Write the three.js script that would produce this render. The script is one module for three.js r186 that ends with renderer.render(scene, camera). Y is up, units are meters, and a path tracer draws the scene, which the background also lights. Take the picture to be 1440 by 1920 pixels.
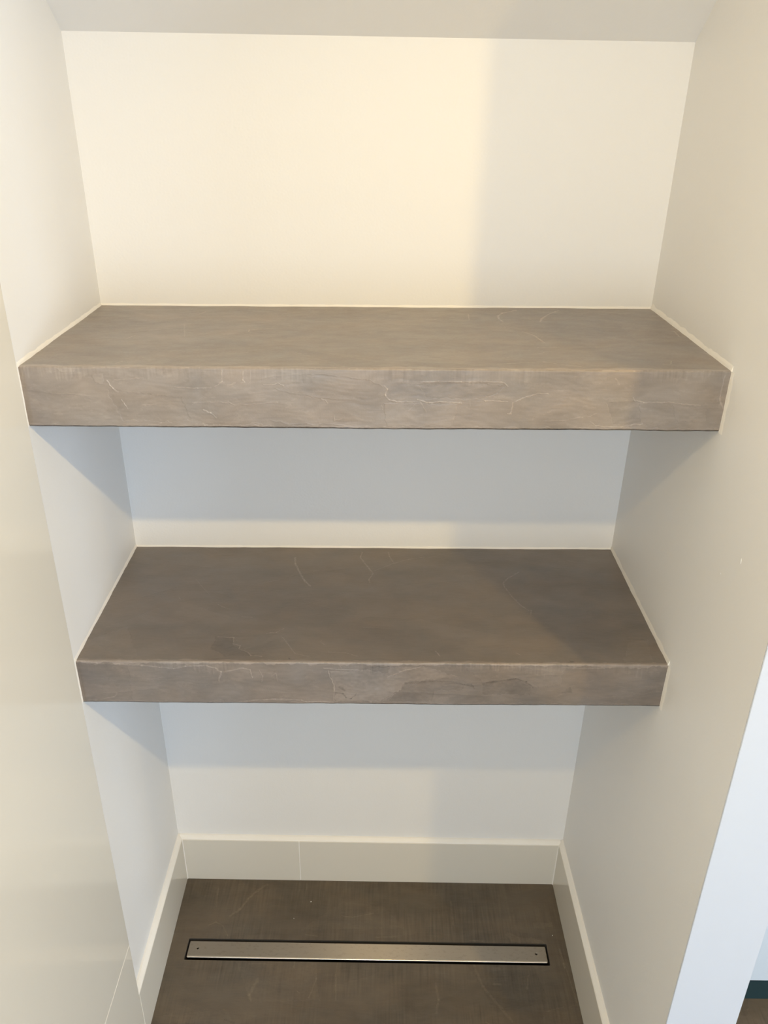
import * as THREE from 'three';
import { ConvexGeometry } from 'three/addons/geometries/ConvexGeometry.js';
import { mergeGeometries } from 'three/addons/utils/BufferGeometryUtils.js';
import { ImprovedNoise } from 'three/addons/math/ImprovedNoise.js';
import { RectAreaLightUniformsLib } from 'three/addons/lights/RectAreaLightUniformsLib.js';
RectAreaLightUniformsLib.init();

// ------------------------------------------------------------------ scale: drawings are in niche widths, the scene in metres
const S = 0.9;
const scene = new THREE.Scene();
const renderer = new THREE.WebGLRenderer({ antialias: true });
renderer.toneMapping = THREE.LinearToneMapping;
renderer.toneMappingExposure = 1.0;
renderer.shadowMap.enabled = true;

// ------------------------------------------------------------------ camera
const camera = new THREE.PerspectiveCamera(2 * Math.atan(960 / 1605.33) * 180 / Math.PI, 0.75, 0.02, 30);
{
  const pitch = 0.4312, yaw = -0.00398, roll = 0.00849;
  const fwd0 = new THREE.Vector3(Math.sin(yaw), 0, -Math.cos(yaw));
  const right0 = new THREE.Vector3(Math.cos(yaw), 0, Math.sin(yaw));
  const fwd = fwd0.clone().multiplyScalar(Math.cos(pitch)).add(new THREE.Vector3(0, -Math.sin(pitch), 0));
  const up0 = fwd0.clone().multiplyScalar(Math.sin(pitch)).add(new THREE.Vector3(0, Math.cos(pitch), 0));
  const right = right0.clone().multiplyScalar(Math.cos(roll)).addScaledVector(up0, Math.sin(roll));
  const up = right0.clone().multiplyScalar(-Math.sin(roll)).addScaledVector(up0, Math.cos(roll));
  camera.position.set(0.52778 * S, 1.75707 * S, 1.60125 * S);
  camera.quaternion.setFromRotationMatrix(new THREE.Matrix4().makeBasis(right, up, fwd.clone().negate()));
}
scene.add(camera);

// ------------------------------------------------------------------ light: overcast daylight outside, a window, an added fill window, three warm ceiling downlights
scene.background = new THREE.Color(0.62, 0.78, 1.0);
const DAY = new THREE.Color(0.82, 1.0, 1.24);
const WARM = new THREE.Color(1.0, 0.71, 0.28);
// wall, along the wall from a to b, sill and head
const WINDOWS = [
  { wall: 'right', a: 1.9, b: 3.4, y0: 0.45, y1: 2.2 },
  { wall: 'front', a: 0.3, b: 0.86, y0: 0.45, y1: 2.2 }  // added fill window out of view, brightens the right wall
];
const ROOM = { x1: 4.0, z1: 4.6 };
const WINDOW_POWER = 8.2;
const LAMP_POWER = [2.55, 3.5, 2.3];
const LAMPS = [[0.52, 1.69], [1.53, 1.69], [2.93, 1.69]];
for (const { wall, a, b, y0, y1 } of WINDOWS) {
  const light = new THREE.RectAreaLight(DAY, WINDOW_POWER, (b - a) * S, (y1 - y0) * S), m = (a + b) / 2, y = (y0 + y1) / 2;
  const at = wall === 'front' ? [m, y, ROOM.z1 - 0.02] : [ROOM.x1 - 0.02, y, m], to = wall === 'front' ? [m, y, 0] : [0, y, m];
  light.position.set(...at.map(v => v * S));
  light.lookAt(...to.map(v => v * S));
  scene.add(light);
}

// ------------------------------------------------------------------ the niche, surveyed: planes a little out of plumb, like the real ones
const FIT = {
  D: 0.4415, zp: 0.69349, wp: 0.11189, tk: 0.01163, bb: 0.13155, hc: 1.886,
  shelf: [
    { h: 1.4366, hx: 0.00277, hz: -0.00969, t: 0.09092, D: 0.41285 },
    { h: 0.93547, hx: 0.0045, hz: -0.012, t: 0.0853, D: 0.41148 }
  ]
};
const Lx = (y, z) => 0.01969 * z - 0.0194 * (y - 1);
const Rx = (y, z) => 1 + 0.00207 * z + 0.03179 * (y - 1);
const Bz = y => -0.00826 * (y - 1);
const floorY = (x, z) => -0.00604 * Math.min(Math.max(x, -0.2), 1.1) + 0.029 * Math.min(z, 0.8);
const slopeY = (x, z) => FIT.hc - 0.028 * x + 0.735 * z;
const FLAT = 2.44;

// ------------------------------------------------------------------ helpers
const taken = {};
function numbered(name) {
  taken[name] = (taken[name] ?? -1) + 1;
  return taken[name] ? name + '_' + String(taken[name]).padStart(3, '0') : name;
}
function mesh(name, geometry, material, parent = scene) {
  const m = new THREE.Mesh(geometry, material);
  m.name = parent === scene ? numbered(name) : name;
  if (parent !== scene) {
    const n = parent.children.filter(c => c.userData.base === name).length;
    m.userData.base = name;
    if (n) m.name = name + '_' + String(n).padStart(3, '0');
  }
  m.castShadow = m.receiveShadow = true;
  parent.add(m);
  return m;
}
function thing(name, label, category, group) {
  const g = new THREE.Group();
  g.name = numbered(name);
  g.userData = { label, category };
  if (group) g.userData.group = group;
  scene.add(g);
  return g;
}
function structure(o, label, category) {
  o.userData = { kind: 'structure', label, category };
  return o;
}
const V = (x, y, z) => new THREE.Vector3(x * S, y * S, z * S);
// texture coordinates in metres, laid on by the way each face looks
function boxUV(g) {
  g = g.index ? g.toNonIndexed() : g;
  const p = g.attributes.position, n = g.attributes.normal, uv = new Float32Array(p.count * 2);
  for (let i = 0; i < p.count; i++) {
    const ax = Math.abs(n.getX(i)), ay = Math.abs(n.getY(i)), az = Math.abs(n.getZ(i));
    const [u, v] = ay >= ax && ay >= az ? [p.getX(i), p.getZ(i)] : ax >= az ? [p.getZ(i), p.getY(i)] : [p.getX(i), p.getY(i)];
    uv[2 * i] = u; uv[2 * i + 1] = v;
  }
  g.setAttribute('uv', new THREE.BufferAttribute(uv, 2));
  return g;
}
// a six-sided solid from its eight corners (x fastest, then y, then z) with bevelled edges
function solid(c, bevel = 0) {
  if (!bevel) {
    const pos = [], q = [[0, 4, 6, 2], [1, 3, 7, 5], [0, 1, 5, 4], [2, 6, 7, 3], [0, 2, 3, 1], [4, 5, 7, 6]];
    for (const [a, b, d, e] of q) for (const k of [a, b, d, a, d, e]) pos.push(c[k].x, c[k].y, c[k].z);
    const g = new THREE.BufferGeometry();
    g.setAttribute('position', new THREE.Float32BufferAttribute(pos, 3));
    g.computeVertexNormals();
    return boxUV(g);
  }
  const pts = [];
  for (let k = 0; k < 8; k++) {
    const dirs = [1, 2, 4].map(b => c[k ^ b].clone().sub(c[k]).normalize().multiplyScalar(bevel));
    for (let f = 0; f < 3; f++) {
      const p = c[k].clone();
      dirs.forEach((d, j) => { if (j !== f) p.add(d); });
      pts.push(p);
    }
  }
  return boxUV(new ConvexGeometry(pts));
}
const box = (x0, y0, z0, x1, y1, z1, bevel = 0) => {
  const c = [];
  for (const z of [z0, z1]) for (const y of [y0, y1]) for (const x of [x0, x1]) c.push(V(x, y, z));
  return solid(c, bevel);
};
function rng(seed) {
  let a = seed >>> 0;
  return () => { a = (a + 0x6D2B79F5) | 0; let t = Math.imul(a ^ (a >>> 15), 1 | a); t = (t + Math.imul(t ^ (t >>> 7), 61 | t)) ^ t; return ((t ^ (t >>> 14)) >>> 0) / 4294967296; };
}
const perlin = new ImprovedNoise();
const n3 = (x, y, s) => perlin.noise(x, y, s * 7.31 + 0.37);
const clamp = (x, a = 0, b = 1) => Math.min(b, Math.max(a, x));
const step = (a, b, x) => { x = clamp((x - a) / (b - a)); return x * x * (3 - 2 * x); };

// ------------------------------------------------------------------ microcement: colour, relief and gloss of a trowelled coat
const MARKS = {};
MARKS.f1 = {
  strokes: [
    { w: 1.6, h: 1, at: [112.9,18.4,115.5,24.4,119.2,28.3,124.1,33.2] },
    { w: 1, h: 0.6, at: [121.9,17.3,138.6,15.9,159.8,14.0] },
    { w: 1.3, h: 0.9, at: [128.5,42.9,131.2,49.0,134.6,55.5] },
    { w: 1, h: 0.4, at: [154.0,51.0,173.6,49.4] },
    { w: 1.4, h: 0.5, at: [198.8,26.3,228.3,27.5,245.6,26.6] },
    { w: 1.2, h: 0.6, at: [159.3,78.7,169.3,77.9,177.3,74.9] },
    { w: 1.5, h: 0.4, at: [7.6,1.6,5.2,12.1] },
    { w: 1.2, h: 0.7, at: [261.4,4.0,260.4,18.0,256.0,22.3,250.9,25.2] },
    { w: 1.3, h: 0.8, at: [270.0,23.3,277.0,20.0] },
    { w: 1.2, h: 0.7, at: [288.7,4.8,287.2,16.4,289.5,19.0,284.6,20.0] },
    { w: 0.9, h: 0.4, at: [297.9,3.7,297.0,19.9] },
    { w: 1, h: 0.6, at: [313.4,21.9,325.7,22.9,332.4,20.3,339.4,23.6] },
    { w: 1, h: 0.5, at: [219.7,46.9,244.1,45.8,267.4,46.1,275.1,50.1,331.2,45.6] },
    { w: 1.4, h: 0.8, at: [233.5,56.5,243.3,60.8,249.5,66.8] },
    { w: 1, h: 0.5, at: [349.4,33.0,358.4,31.5] },
    { w: 1.2, h: 0.5, at: [388.6,41.0,393.4,42.7,396.0,47.0] },
    { w: 1.2, h: 0.5, at: [403.8,62.9,404.7,70.0,414.5,68.0] },
    { w: 1.2, h: 0.6, at: [230.7,74.5,235.1,80.8] },
    { w: 1.3, h: 0.9, at: [469.8,22.7,473.9,26.8,470.8,35.0,475.7,41.1,484.8,43.5,509.0,43.8] },
    { w: 1.6, h: 1.1, at: [513.1,40.8,528.9,45.3,540.1,43.6,566.4,44.3,569.7,45.0] },
    { w: 1, h: 0.6, at: [510.9,46.0,501.3,56.4] },
    { w: 1, h: 0.6, at: [515.7,42.6,524.3,56.9] },
    { w: 1.2, h: 0.7, at: [515.9,17.3,539.2,16.3,548.8,16.7,568.7,17.0,594.3,15.7,623.5,17.4,628.6,22.5] },
    { w: 1.3, h: 0.8, at: [597.3,39.4,600.6,41.9,630.0,42.4] },
    { w: 1.4, h: 0.9, at: [640.6,42.4,649.3,38.0,658.8,34.8,668.2,31.3,681.3,32.0] },
    { w: 1.3, h: 0.9, at: [636.7,44.2,636.4,55.4,635.3,59.0,630.4,59.1] },
    { w: 1, h: 0.5, at: [466.1,48.7,467.5,55.2] },
    { w: 1.2, h: 0.4, at: [580.2,42.1,581.2,47.8] },
    { w: 1.3, h: 0.9, at: [791.8,36.2,794.0,39.8,806.4,42.6,832.3,42.4,840.8,42.0,854.9,44.0,879.4,46.0] },
    { w: 1.5, h: 0.6, at: [905.3,6.4,903.7,32.9,905.3,41.9,910.0,49.0] },
    { w: 1, h: 0.5, at: [735.7,62.7,747.7,57.5] },
    { w: 1, h: 0.4, at: [679.2,68.9,704.9,68.0,728.8,62.7] },
    { w: 1.2, h: 0.7, at: [738.5,68.5,747.6,75.0,777.8,77.0,808.7,72.4] },
    { w: 2, h: 0.4, at: [770.6,17.9,766.5,12.3] }
  ],
  patches: [
    { tone: 0.1, at: [94.0,10.1,110.7,8.5,108.3,21.9,102.0,22.7,94.5,17.1] },
    { tone: 0.09, at: [44.8,-0.1,74.0,1.8,71.7,8.1,52.0,6.9] },
    { tone: 0.05, at: [843.1,45.9,888.4,48.5,889.5,67.3,853.5,69.1] },
    { tone: -0.06, at: [757.8,42.9,801.0,40.5,807.3,72.4,770.7,75.6] },
    { tone: -0.05, at: [512.5,18.4,596.1,17.8,627.1,20.4,620.8,29.6,597.3,39.1,524.8,41.0] },
    { tone: 0.05, at: [231.2,77.4,347.0,78.0,346.9,81.0,234.3,81.9] },
    { tone: -0.03, at: [110.7,29.7,206.5,39.8,217.5,72.4,126.2,73.1] },
    { tone: 0.04, at: [469.5,45.8,566.5,45.8,560.9,77.2,473.3,77.8] }
  ]
};
MARKS.f2 = {
  strokes: [
    { w: 2, h: 0.9, at: [11.0,0.3,41.0,3.9,75.7,6.0,107.7,7.3,133.9,10.3,155.3,13.0,173.5,8.1,205.6,7.8,218.6,11.5,226.6,18.2,222.2,33.9] },
    { w: 1.6, h: 0.8, at: [231.4,18.2,260.0,11.2,270.7,14.0,273.2,28.1] },
    { w: 1.5, h: 0.6, at: [18.5,71.9,43.3,70.1,59.4,66.0,64.5,57.9] },
    { w: 1.6, h: 0.8, at: [240.5,75.4,267.4,71.1,309.7,67.4] },
    { w: 1.5, h: 1.1, at: [388.4,14.9,391.4,27.1,396.8,40.2,396.4,70.0] },
    { w: 1.5, h: 0.9, at: [381.0,10.2,400.5,12.6,439.6,13.5] },
    { w: 1.5, h: 0.8, at: [476.9,26.4,504.9,13.0,532.7,6.0] },
    { w: 1, h: 0.6, at: [456.9,72.1,470.5,70.3,499.0,48.8] },
    { w: 1.4, h: 0.8, at: [293.3,69.5,306.5,67.2,346.5,69.0,352.9,72.4,395.2,73.0] },
    { w: 1.2, h: 0.6, at: [404.7,3.2,409.4,10.9] },
    { w: 1.3, h: 0.6, at: [284.8,13.9,289.0,25.5,286.9,35.3] },
    { w: 1.2, h: 0.6, at: [301.9,25.4,309.5,19.5,311.2,35.0] },
    { w: 1.2, h: 0.6, at: [742.2,5.8,766.1,7.8,803.0,6.6] },
    { w: 1.6, h: -1, at: [397.4,55.0,410.8,55.9,415.2,64.3,422.6,65.7,431.6,55.7] },
    { w: 2.5, h: -0.8, at: [405.7,44.0,412.9,49.9] },
    { w: 1.6, h: -0.7, at: [505.3,36.8,514.2,35.2,546.7,32.4,575.2,33.4,595.1,38.5,608.2,41.3] },
    { w: 1.6, h: -0.8, at: [628.0,34.3,650.3,30.7,672.2,26.8,687.9,32.5,699.7,43.1] },
    { w: 1.5, h: -0.6, at: [594.3,38.5,605.1,37.4,610.0,45.2] }
  ],
  patches: [
    { tone: 0.14, at: [389.2,14.9,440.7,14.5,448.7,8.6,532.7,6.0,585.6,24.9,503.6,35.3,499.0,49.2,465.0,71.3,398.0,71.9,396.8,40.2] },
    { tone: -0.12, at: [446.3,9.6,448.7,14.4,476.8,18.5,483.2,13.1,483.1,5.4,452.7,6.7] },
    { tone: -0.08, at: [505.3,37.3,546.4,32.5,595.1,38.5,593.1,48.3,549.4,51.7,545.9,70.6,477.3,71.2,492.6,53.2] },
    { tone: -0.09, at: [621.6,35.3,671.8,27.0,697.3,43.5,695.9,56.3,622.0,57.0] },
    { tone: -0.1, at: [740.1,52.0,756.1,41.0,759.7,52.8] },
    { tone: 0.06, at: [592.7,5.5,744.6,6.1,739.6,38.2,702.1,43.4,672.6,26.1,622.3,34.3] },
    { tone: -0.05, at: [10.4,1.8,87.5,7.8,88.0,73.7,14.0,74.4] }
  ]
};
MARKS.t1 = {
  strokes: [
    { w: 1.5, h: 1.3, at: [266.4,177.3,266.4,165.6,279.9,160.2,300.6,155.7] },
    { w: 1.5, h: 0.8, at: [99.0,224.1,106.2,205.2] },
    { w: 1.2, h: 0.5, at: [43.2,187.2,64.8,176.4] },
    { w: 2, h: 0.5, at: [152.1,55.8,169.2,63.0,177.3,44.1] },
    { w: 2, h: 0.4, at: [161.1,130.5,179.1,209.7] },
    { w: 2, h: 0.6, at: [98.1,351.9,114.3,349.2] },
    { w: 2, h: 0.6, at: [121.5,354.6,127.8,343.8] },
    { w: 2, h: 0.6, at: [603.0,47.7,601.2,90.0] },
    { w: 3, h: 0.5, at: [400.5,360.0,422.1,362.7] },
    { w: 3, h: 0.9, at: [684.0,16.2,659.7,37.8,649.8,60.3,648.9,81.0,652.5,99.0] },
    { w: 3, h: 1, at: [753.3,18.9,729.9,51.3,716.4,79.2,711.9,98.1] },
    { w: 2, h: 0.8, at: [675.0,165.6,688.5,189.0,697.5,233.1] },
    { w: 1.5, h: 0.8, at: [683.1,259.2,717.3,254.7,782.1,251.1] },
    { w: 1.5, h: 0.6, at: [678.6,294.3,688.5,285.3] },
    { w: 2, h: 0.6, at: [616.5,346.5,678.6,334.8,696.6,344.7,722.7,356.4] },
    { w: 2, h: 0.6, at: [834.3,341.1,844.2,341.1,848.7,326.7] },
    { w: 2, h: 0.8, at: [902.7,159.3,900.0,194.4] },
    { w: 2, h: 0.6, at: [907.2,282.6,914.4,306.9,912.6,351.9] },
    { w: 1.2, h: 0.5, at: [632.7,315.0,654.3,297.9] },
    { w: 1.2, h: 0.5, at: [333.0,119.7,341.1,123.3] }
  ],
  patches: [
    { tone: -0.03, at: [643.5,88.2,828.9,82.8,835.2,250.2,687.6,282.6] },
    { tone: 0.03, at: [114.3,297.9,319.5,263.7,414.0,357.3,138.6,361.8] }
  ]
};
MARKS.t2 = {
  strokes: [
    { w: 1.4, h: 0.9, at: [211.5,303.3,236.7,305.1,238.5,322.2,250.2,327.6,249.3,335.7,265.5,344.7,270.0,352.8,287.1,355.5] },
    { w: 1.5, h: 0.6, at: [194.4,207.0,205.2,216.0,217.8,221.4] },
    { w: 1.5, h: 0.6, at: [123.3,185.4,127.8,191.7] },
    { w: 1.5, h: 0.6, at: [240.3,244.8,257.4,245.7] },
    { w: 1.6, h: 0.6, at: [312.3,278.1,301.5,289.8,286.2,292.5] },
    { w: 1.2, h: 0.4, at: [139.5,123.3,153.9,146.7,173.7,175.5] },
    { w: 3.2, h: 0.85, at: [306.9,42.3,308.7,64.8,319.5,96.3,331.2,126.0,342.9,144.9] },
    { w: 2.4, h: 0.7, at: [429.3,19.8,426.6,38.7,435.6,63.0,451.8,99.0,444.6,119.7,445.5,130.5] },
    { w: 2, h: 0.6, at: [477.9,18.9,480.6,36.0,488.7,62.1] },
    { w: 2, h: 0.4, at: [454.5,88.2,486.9,62.1,515.7,45.9,544.5,36.9] },
    { w: 1.5, h: 0.5, at: [312.3,302.4,336.6,346.5,358.2,354.6] },
    { w: 1.4, h: 0.6, at: [374.4,311.4,374.4,317.7,380.7,323.1] },
    { w: 1.4, h: 0.8, at: [551.7,338.4,558.0,352.8] },
    { w: 1.5, h: 0.5, at: [387.9,342.9,414.0,344.7,432.9,353.7] },
    { w: 2.4, h: 0.6, at: [711.9,90.9,688.5,114.3,679.5,129.6,680.4,142.2,688.5,173.7,701.1,205.2,711.9,219.6] },
    { w: 1.8, h: 0.7, at: [715.5,219.6,712.8,233.1] },
    { w: 1.4, h: 0.4, at: [803.7,44.1,819.9,54.0] },
    { w: 1.4, h: -0.5, at: [853.2,301.5,878.4,302.4] },
    { w: 1.3, h: 0.6, at: [674.1,342.0,681.3,349.2] },
    { w: 1.6, h: 0.5, at: [850.5,365.4,856.8,367.2] },
    { w: 2.5, h: -0.8, at: [328.5,359.1,330.3,360.9] },
    { w: 2.5, h: -0.8, at: [753.3,362.7,757.8,363.6] }
  ],
  patches: [
    { tone: -0.09, at: [207.9,303.3,235.8,306.0,238.5,324.9,267.3,349.2,287.1,355.5,230.4,356.4,207.0,333.9] },
    { tone: 0.05, at: [0.0,322.2,62.1,276.3,102.6,364.5,13.5,366.3] },
    { tone: 0.04, at: [237.6,304.2,312.3,296.1,342.9,353.7,290.7,355.5,269.1,349.2,248.4,329.4] },
    { tone: 0.05, at: [854.1,311.4,885.6,304.2,878.4,358.2,833.4,361.8] }
  ]
};
MARKS.fl = {
  strokes: [
    { w: 5, h: 0.5, at: [210.6,32.4,189.0,53.1,174.6,72.0,161.1,101.7,141.3,119.7] },
    { w: 2.2, h: 0.5, at: [99.0,144.9,115.2,135.9,130.5,144.0,146.7,171.0] },
    { w: 2.4, h: 0.5, at: [384.3,114.3,407.7,117.9,453.6,106.2] },
    { w: 2.2, h: 0.6, at: [310.5,163.8,335.7,167.4] },
    { w: 1.4, h: 0.7, at: [382.5,232.2,380.7,258.3,384.3,315.9] },
    { w: 6, h: 0.4, at: [225.0,270.9,212.4,306.0,216.9,318.6] },
    { w: 1.8, h: 0.9, at: [847.8,223.2,848.7,234.9] },
    { w: 2.4, h: 0.5, at: [846.0,189.9,854.1,262.8,857.7,310.5] },
    { w: 2, h: 0.4, at: [795.6,332.1,830.7,321.3] },
    { w: 3, h: -0.4, at: [172.8,359.1,193.5,365.4] },
    { w: 2, h: 0.5, at: [306.0,296.1,311.4,300.6] },
    { w: 2.5, h: 0.4, at: [338.4,233.1,342.0,268.2,331.2,309.6] },
    { w: 2.5, h: 0.5, at: [294.3,222.3,295.2,244.8] },
    { w: 3, h: 0.4, at: [201.6,235.8,253.8,236.7] },
    { w: 4, h: 0.4, at: [582.3,274.5,585.9,310.5,580.5,339.3] },
    { w: 5, h: 0.35, at: [659.7,219.6,675.9,279.9,725.4,352.8] },
    { w: 3, h: 0.5, at: [697.5,273.6,713.7,274.5] },
    { w: 3, h: 0.4, at: [770.4,254.7,764.1,284.4] },
    { w: 2.5, h: 0.45, at: [460.8,168.3,505.8,165.6] },
    { w: 2.5, h: 0.5, at: [658.8,171.9,686.7,173.7] },
    { w: 3, h: 0.35, at: [625.5,70.2,627.3,134.1] },
    { w: 3, h: 0.35, at: [103.5,44.1,107.1,95.4] },
    { w: 3, h: 0.35, at: [285.3,26.1,287.1,50.4] },
    { w: 2.5, h: 0.35, at: [300.6,26.1,301.5,44.1] },
    { w: 6, h: -0.35, at: [864.9,65.7,865.8,163.8,864.9,311.4] },
    { w: 2, h: 0.7, at: [675.0,355.5,679.5,358.2] }
  ],
  patches: [
    { tone: 0.1, at: [741.6,148.5,770.4,163.8,796.5,162.0,816.3,171.0,818.1,176.4,747.9,175.5,737.1,155.7] },
    { tone: 0.08, at: [799.2,124.2,842.4,121.5,840.6,135.9,799.2,137.7] },
    { tone: 0.08, at: [693.9,234.0,716.4,233.1,714.6,244.8,695.7,243.9] },
    { tone: 0.05, at: [790.2,332.1,855.0,317.7,856.8,356.4,780.3,357.3] },
    { tone: 0.05, at: [382.5,75.6,477.0,88.2,522.9,143.1,295.2,154.8] },
    { tone: -0.05, at: [643.5,219.6,784.8,229.5,803.7,313.2,695.7,337.5] },
    { tone: 0.05, at: [171.0,228.6,335.7,231.3,352.8,315.0,217.8,323.1] },
    { tone: 0.05, at: [127.8,342.0,173.7,338.4,193.5,362.7,52.2,369.9,37.8,354.6] }
  ]
};// size in millimetres from (x0, v0); top < front is where the sheet turns over a shelf's edge (Infinity on the floor)
function microcement({ x0, v0, w, h, px, py, seed, edge, bottom, base, sets, paleEdge = [0, 0] }) {
  const tone = new Float32Array(px * py), relief = new Float32Array(px * py), warm = new Float32Array(px * py);
  const mx = px / w, my = py / h, rand = rng(seed);
  const area = (ax, av, bx, bv, f) => {
    const i0 = Math.max(0, Math.floor((ax - x0) * mx)), i1 = Math.min(px - 1, Math.ceil((bx - x0) * mx));
    const j0 = Math.max(0, Math.floor((av - v0) * my)), j1 = Math.min(py - 1, Math.ceil((bv - v0) * my));
    for (let j = j0; j <= j1; j++) for (let i = i0; i <= i1; i++) f(j * px + i, x0 + (i + 0.5) / mx, v0 + (j + 0.5) / my);
  };
  // the coat: clouds of pigment, drawn out along the trowel, and a fine sand grain
  area(x0, v0, x0 + w, v0 + h, (k, x, v) => {
    const onFront = v > edge;
    const wx = x + 16 * n3(x / 55, v / 55, seed), wv = v + 10 * n3(x / 60, v / 45, seed + 1);
    const a = n3(wx / 150, wv / 80, seed + 2), b = n3(wx / 46, wv / 22, seed + 3), c = n3(wx / 15, wv / 5, seed + 4);
    const d = n3(x / 22, v / 1.7, seed + 5), e = n3(x / 2.1, v / 2.1, seed + 6), f = n3(x / 0.95, v / 0.95, seed + 7);
    tone[k] = 0.15 * a + 0.10 * b + 0.045 * c + 0.04 * d + 0.03 * e + 0.04 * f;
    warm[k] = 0.055 * n3(wx / 90, wv / 60, seed + 8) + 0.03 * n3(wx / 28, wv / 20, seed + 9);
    relief[k] = 0.16 * n3(wx / 80, wv / 50, seed + 10) + 0.05 * b + 0.02 * c + 0.012 * d + 0.012 * e;
    if (onFront) {                                        // strokes of the float, pulled down over the edge
      const reach = 14 + 12 * n3(x / 40, 3.3, seed + 11) + 10 * n3(x / 9, 5.1, seed + 11), t = v - edge;
      const inside = step(reach + 2, reach - 2, t) * clamp(0.5 + 1.6 * n3(x / 70, 8.8, seed + 12));
      const comb = n3(x / 2.6, v / 40, seed + 13) + 0.6 * n3(x / 7, v / 60, seed + 14);
      tone[k] += inside * (0.17 * comb + 0.05) + 0.06 * b + 0.04 * c + 0.06 * Math.abs(n3(wx / 30, wv / 13, seed + 27)) * Math.sign(n3(wx / 70, wv / 30, seed + 28));
      relief[k] += inside * 0.06 * comb + 0.07 * b + 0.05 * c;
      const chalk = n3(wx / 24, wv / 9, seed + 29) + 0.5 * n3(x / 6, v / 3, seed + 30);    // chalky scuffs, each with an outline
      if (chalk > 0.42) tone[k] += 0.10 * step(0.42, 0.50, chalk) * (0.7 + 0.6 * n3(x / 2, v / 2, seed + 31));
    } else if (edge === Infinity) {                       // the floor was combed across, toward the drain
      const comb = n3(x / 4.2, v / 70, seed + 13) + 0.5 * n3(x / 1.6, v / 40, seed + 15);
      tone[k] = 1.5 * tone[k] + (0.24 * comb + 0.10 * n3(x / 11, v / 160, seed + 26)) * clamp(0.6 + 1.4 * n3(x / 120, v / 90, seed + 16));
      relief[k] += 0.012 * comb;
    }
    if (edge !== Infinity) {                              // arris pale from wear plus painted-in caught light, ragged; lower rim rough
      const over = paleEdge[0] * (1 + 0.55 * n3(x / 31, 7.1, seed + 18) + 0.3 * n3(x / 8, 6.1, seed + 18)), under = paleEdge[1] * (0.7 + 1.3 * n3(x / 23, 1.7, seed + 17) + 0.6 * n3(x / 6, 2.2, seed + 17));
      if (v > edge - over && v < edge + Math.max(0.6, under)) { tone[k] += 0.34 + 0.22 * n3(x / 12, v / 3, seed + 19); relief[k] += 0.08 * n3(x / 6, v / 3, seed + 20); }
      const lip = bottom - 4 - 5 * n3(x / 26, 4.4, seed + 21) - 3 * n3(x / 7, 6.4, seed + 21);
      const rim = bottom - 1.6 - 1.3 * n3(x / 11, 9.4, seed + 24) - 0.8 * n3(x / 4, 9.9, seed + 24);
      if (v > rim) tone[k] -= 0.55 + 0.2 * n3(x / 5, v / 3, seed + 25);  // shade of the down-turned lower edge and underside painted into the tone
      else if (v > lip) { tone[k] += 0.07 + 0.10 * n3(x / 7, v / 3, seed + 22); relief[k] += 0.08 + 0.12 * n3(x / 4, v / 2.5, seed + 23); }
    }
  });
  // passes of the trowel: each leaves one crisp lap line and feathers out the other way
  for (let s = 0; s < 46; s++) {
    const cx = x0 + w * rand(), cv = v0 + h * rand(), onFront = cv > edge, ang = (rand() - 0.5) * (onFront ? 0.5 : 1.1) + (rand() < 0.5 ? 0 : Math.PI);
    const len = 60 + 170 * rand(), wid = onFront ? 10 + 25 * rand() : 22 + 55 * rand(), amp = (rand() - 0.45) * (onFront ? 0.24 : 0.17), bend = (rand() - 0.5) * 0.004;
    const ca = Math.cos(ang), sa = Math.sin(ang), R = len / 2 + wid;
    area(cx - R, Math.max(cv - R, onFront ? edge + 1 : -1e9), cx + R, Math.min(cv + R, onFront ? 1e9 : edge - 1), (k, x, v) => {
      const p = (x - cx) * ca + (v - cv) * sa, q = -(x - cx) * sa + (v - cv) * ca + bend * p * p + 3 * n3(x / 20, v / 20, seed + s) + 1.2 * n3(x / 5, v / 5, seed + s);
      if (q < -0.6 || q > wid) return;
      const end = step(len / 2, len / 2 - 14, Math.abs(p) + 8 * n3(x / 12, v / 12, seed + s + 50));
      if (!end) return;
      const lap = step(-0.6, 0.4, q);
      tone[k] += amp * end * lap * (1 - q / wid);
      relief[k] += 0.05 * end * lap * (1 - q / wid) + (q < 1.2 ? 0.03 * end : 0);
    });
  }
  // patches and ridges that the photograph shows one by one
  for (const { marks, off } of sets) {
    for (const { tone: t, at } of marks.patches) {
      const P = []; for (let i = 0; i < at.length; i += 2) P.push([at[i], at[i + 1] + off]);
      const xs = P.map(p => p[0]), vs = P.map(p => p[1]);
      area(Math.min(...xs) - 8, Math.min(...vs) - 8, Math.max(...xs) + 8, Math.max(...vs) + 8, (k, x, v) => {
        const X = x + 3.2 * n3(x / 9, v / 9, seed + 60) + 1.3 * n3(x / 3, v / 3, seed + 61), Y = v + 3.2 * n3(x / 9, v / 9, seed + 62) + 1.3 * n3(x / 3, v / 3, seed + 63);
        let inside = false, near = 1e9;
        for (let i = 0, j = P.length - 1; i < P.length; j = i++) {
          const [ax, ay] = P[i], [bx, by] = P[j];
          if ((ay > Y) !== (by > Y) && X < (bx - ax) * (Y - ay) / (by - ay) + ax) inside = !inside;
          const tt = clamp(((X - ax) * (bx - ax) + (Y - ay) * (by - ay)) / ((bx - ax) ** 2 + (by - ay) ** 2 + 1e-9));
          near = Math.min(near, Math.hypot(X - ax - tt * (bx - ax), Y - ay - tt * (by - ay)));
        }
        if (inside) { const m = clamp(near / 0.9); tone[k] += (edge === Infinity ? 2 : 1.35) * t * m * (1 + 0.8 * n3(x / 6, v / 4, seed + 64)); relief[k] += Math.sign(t) * 0.10 * m; }
      });
    }
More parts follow.
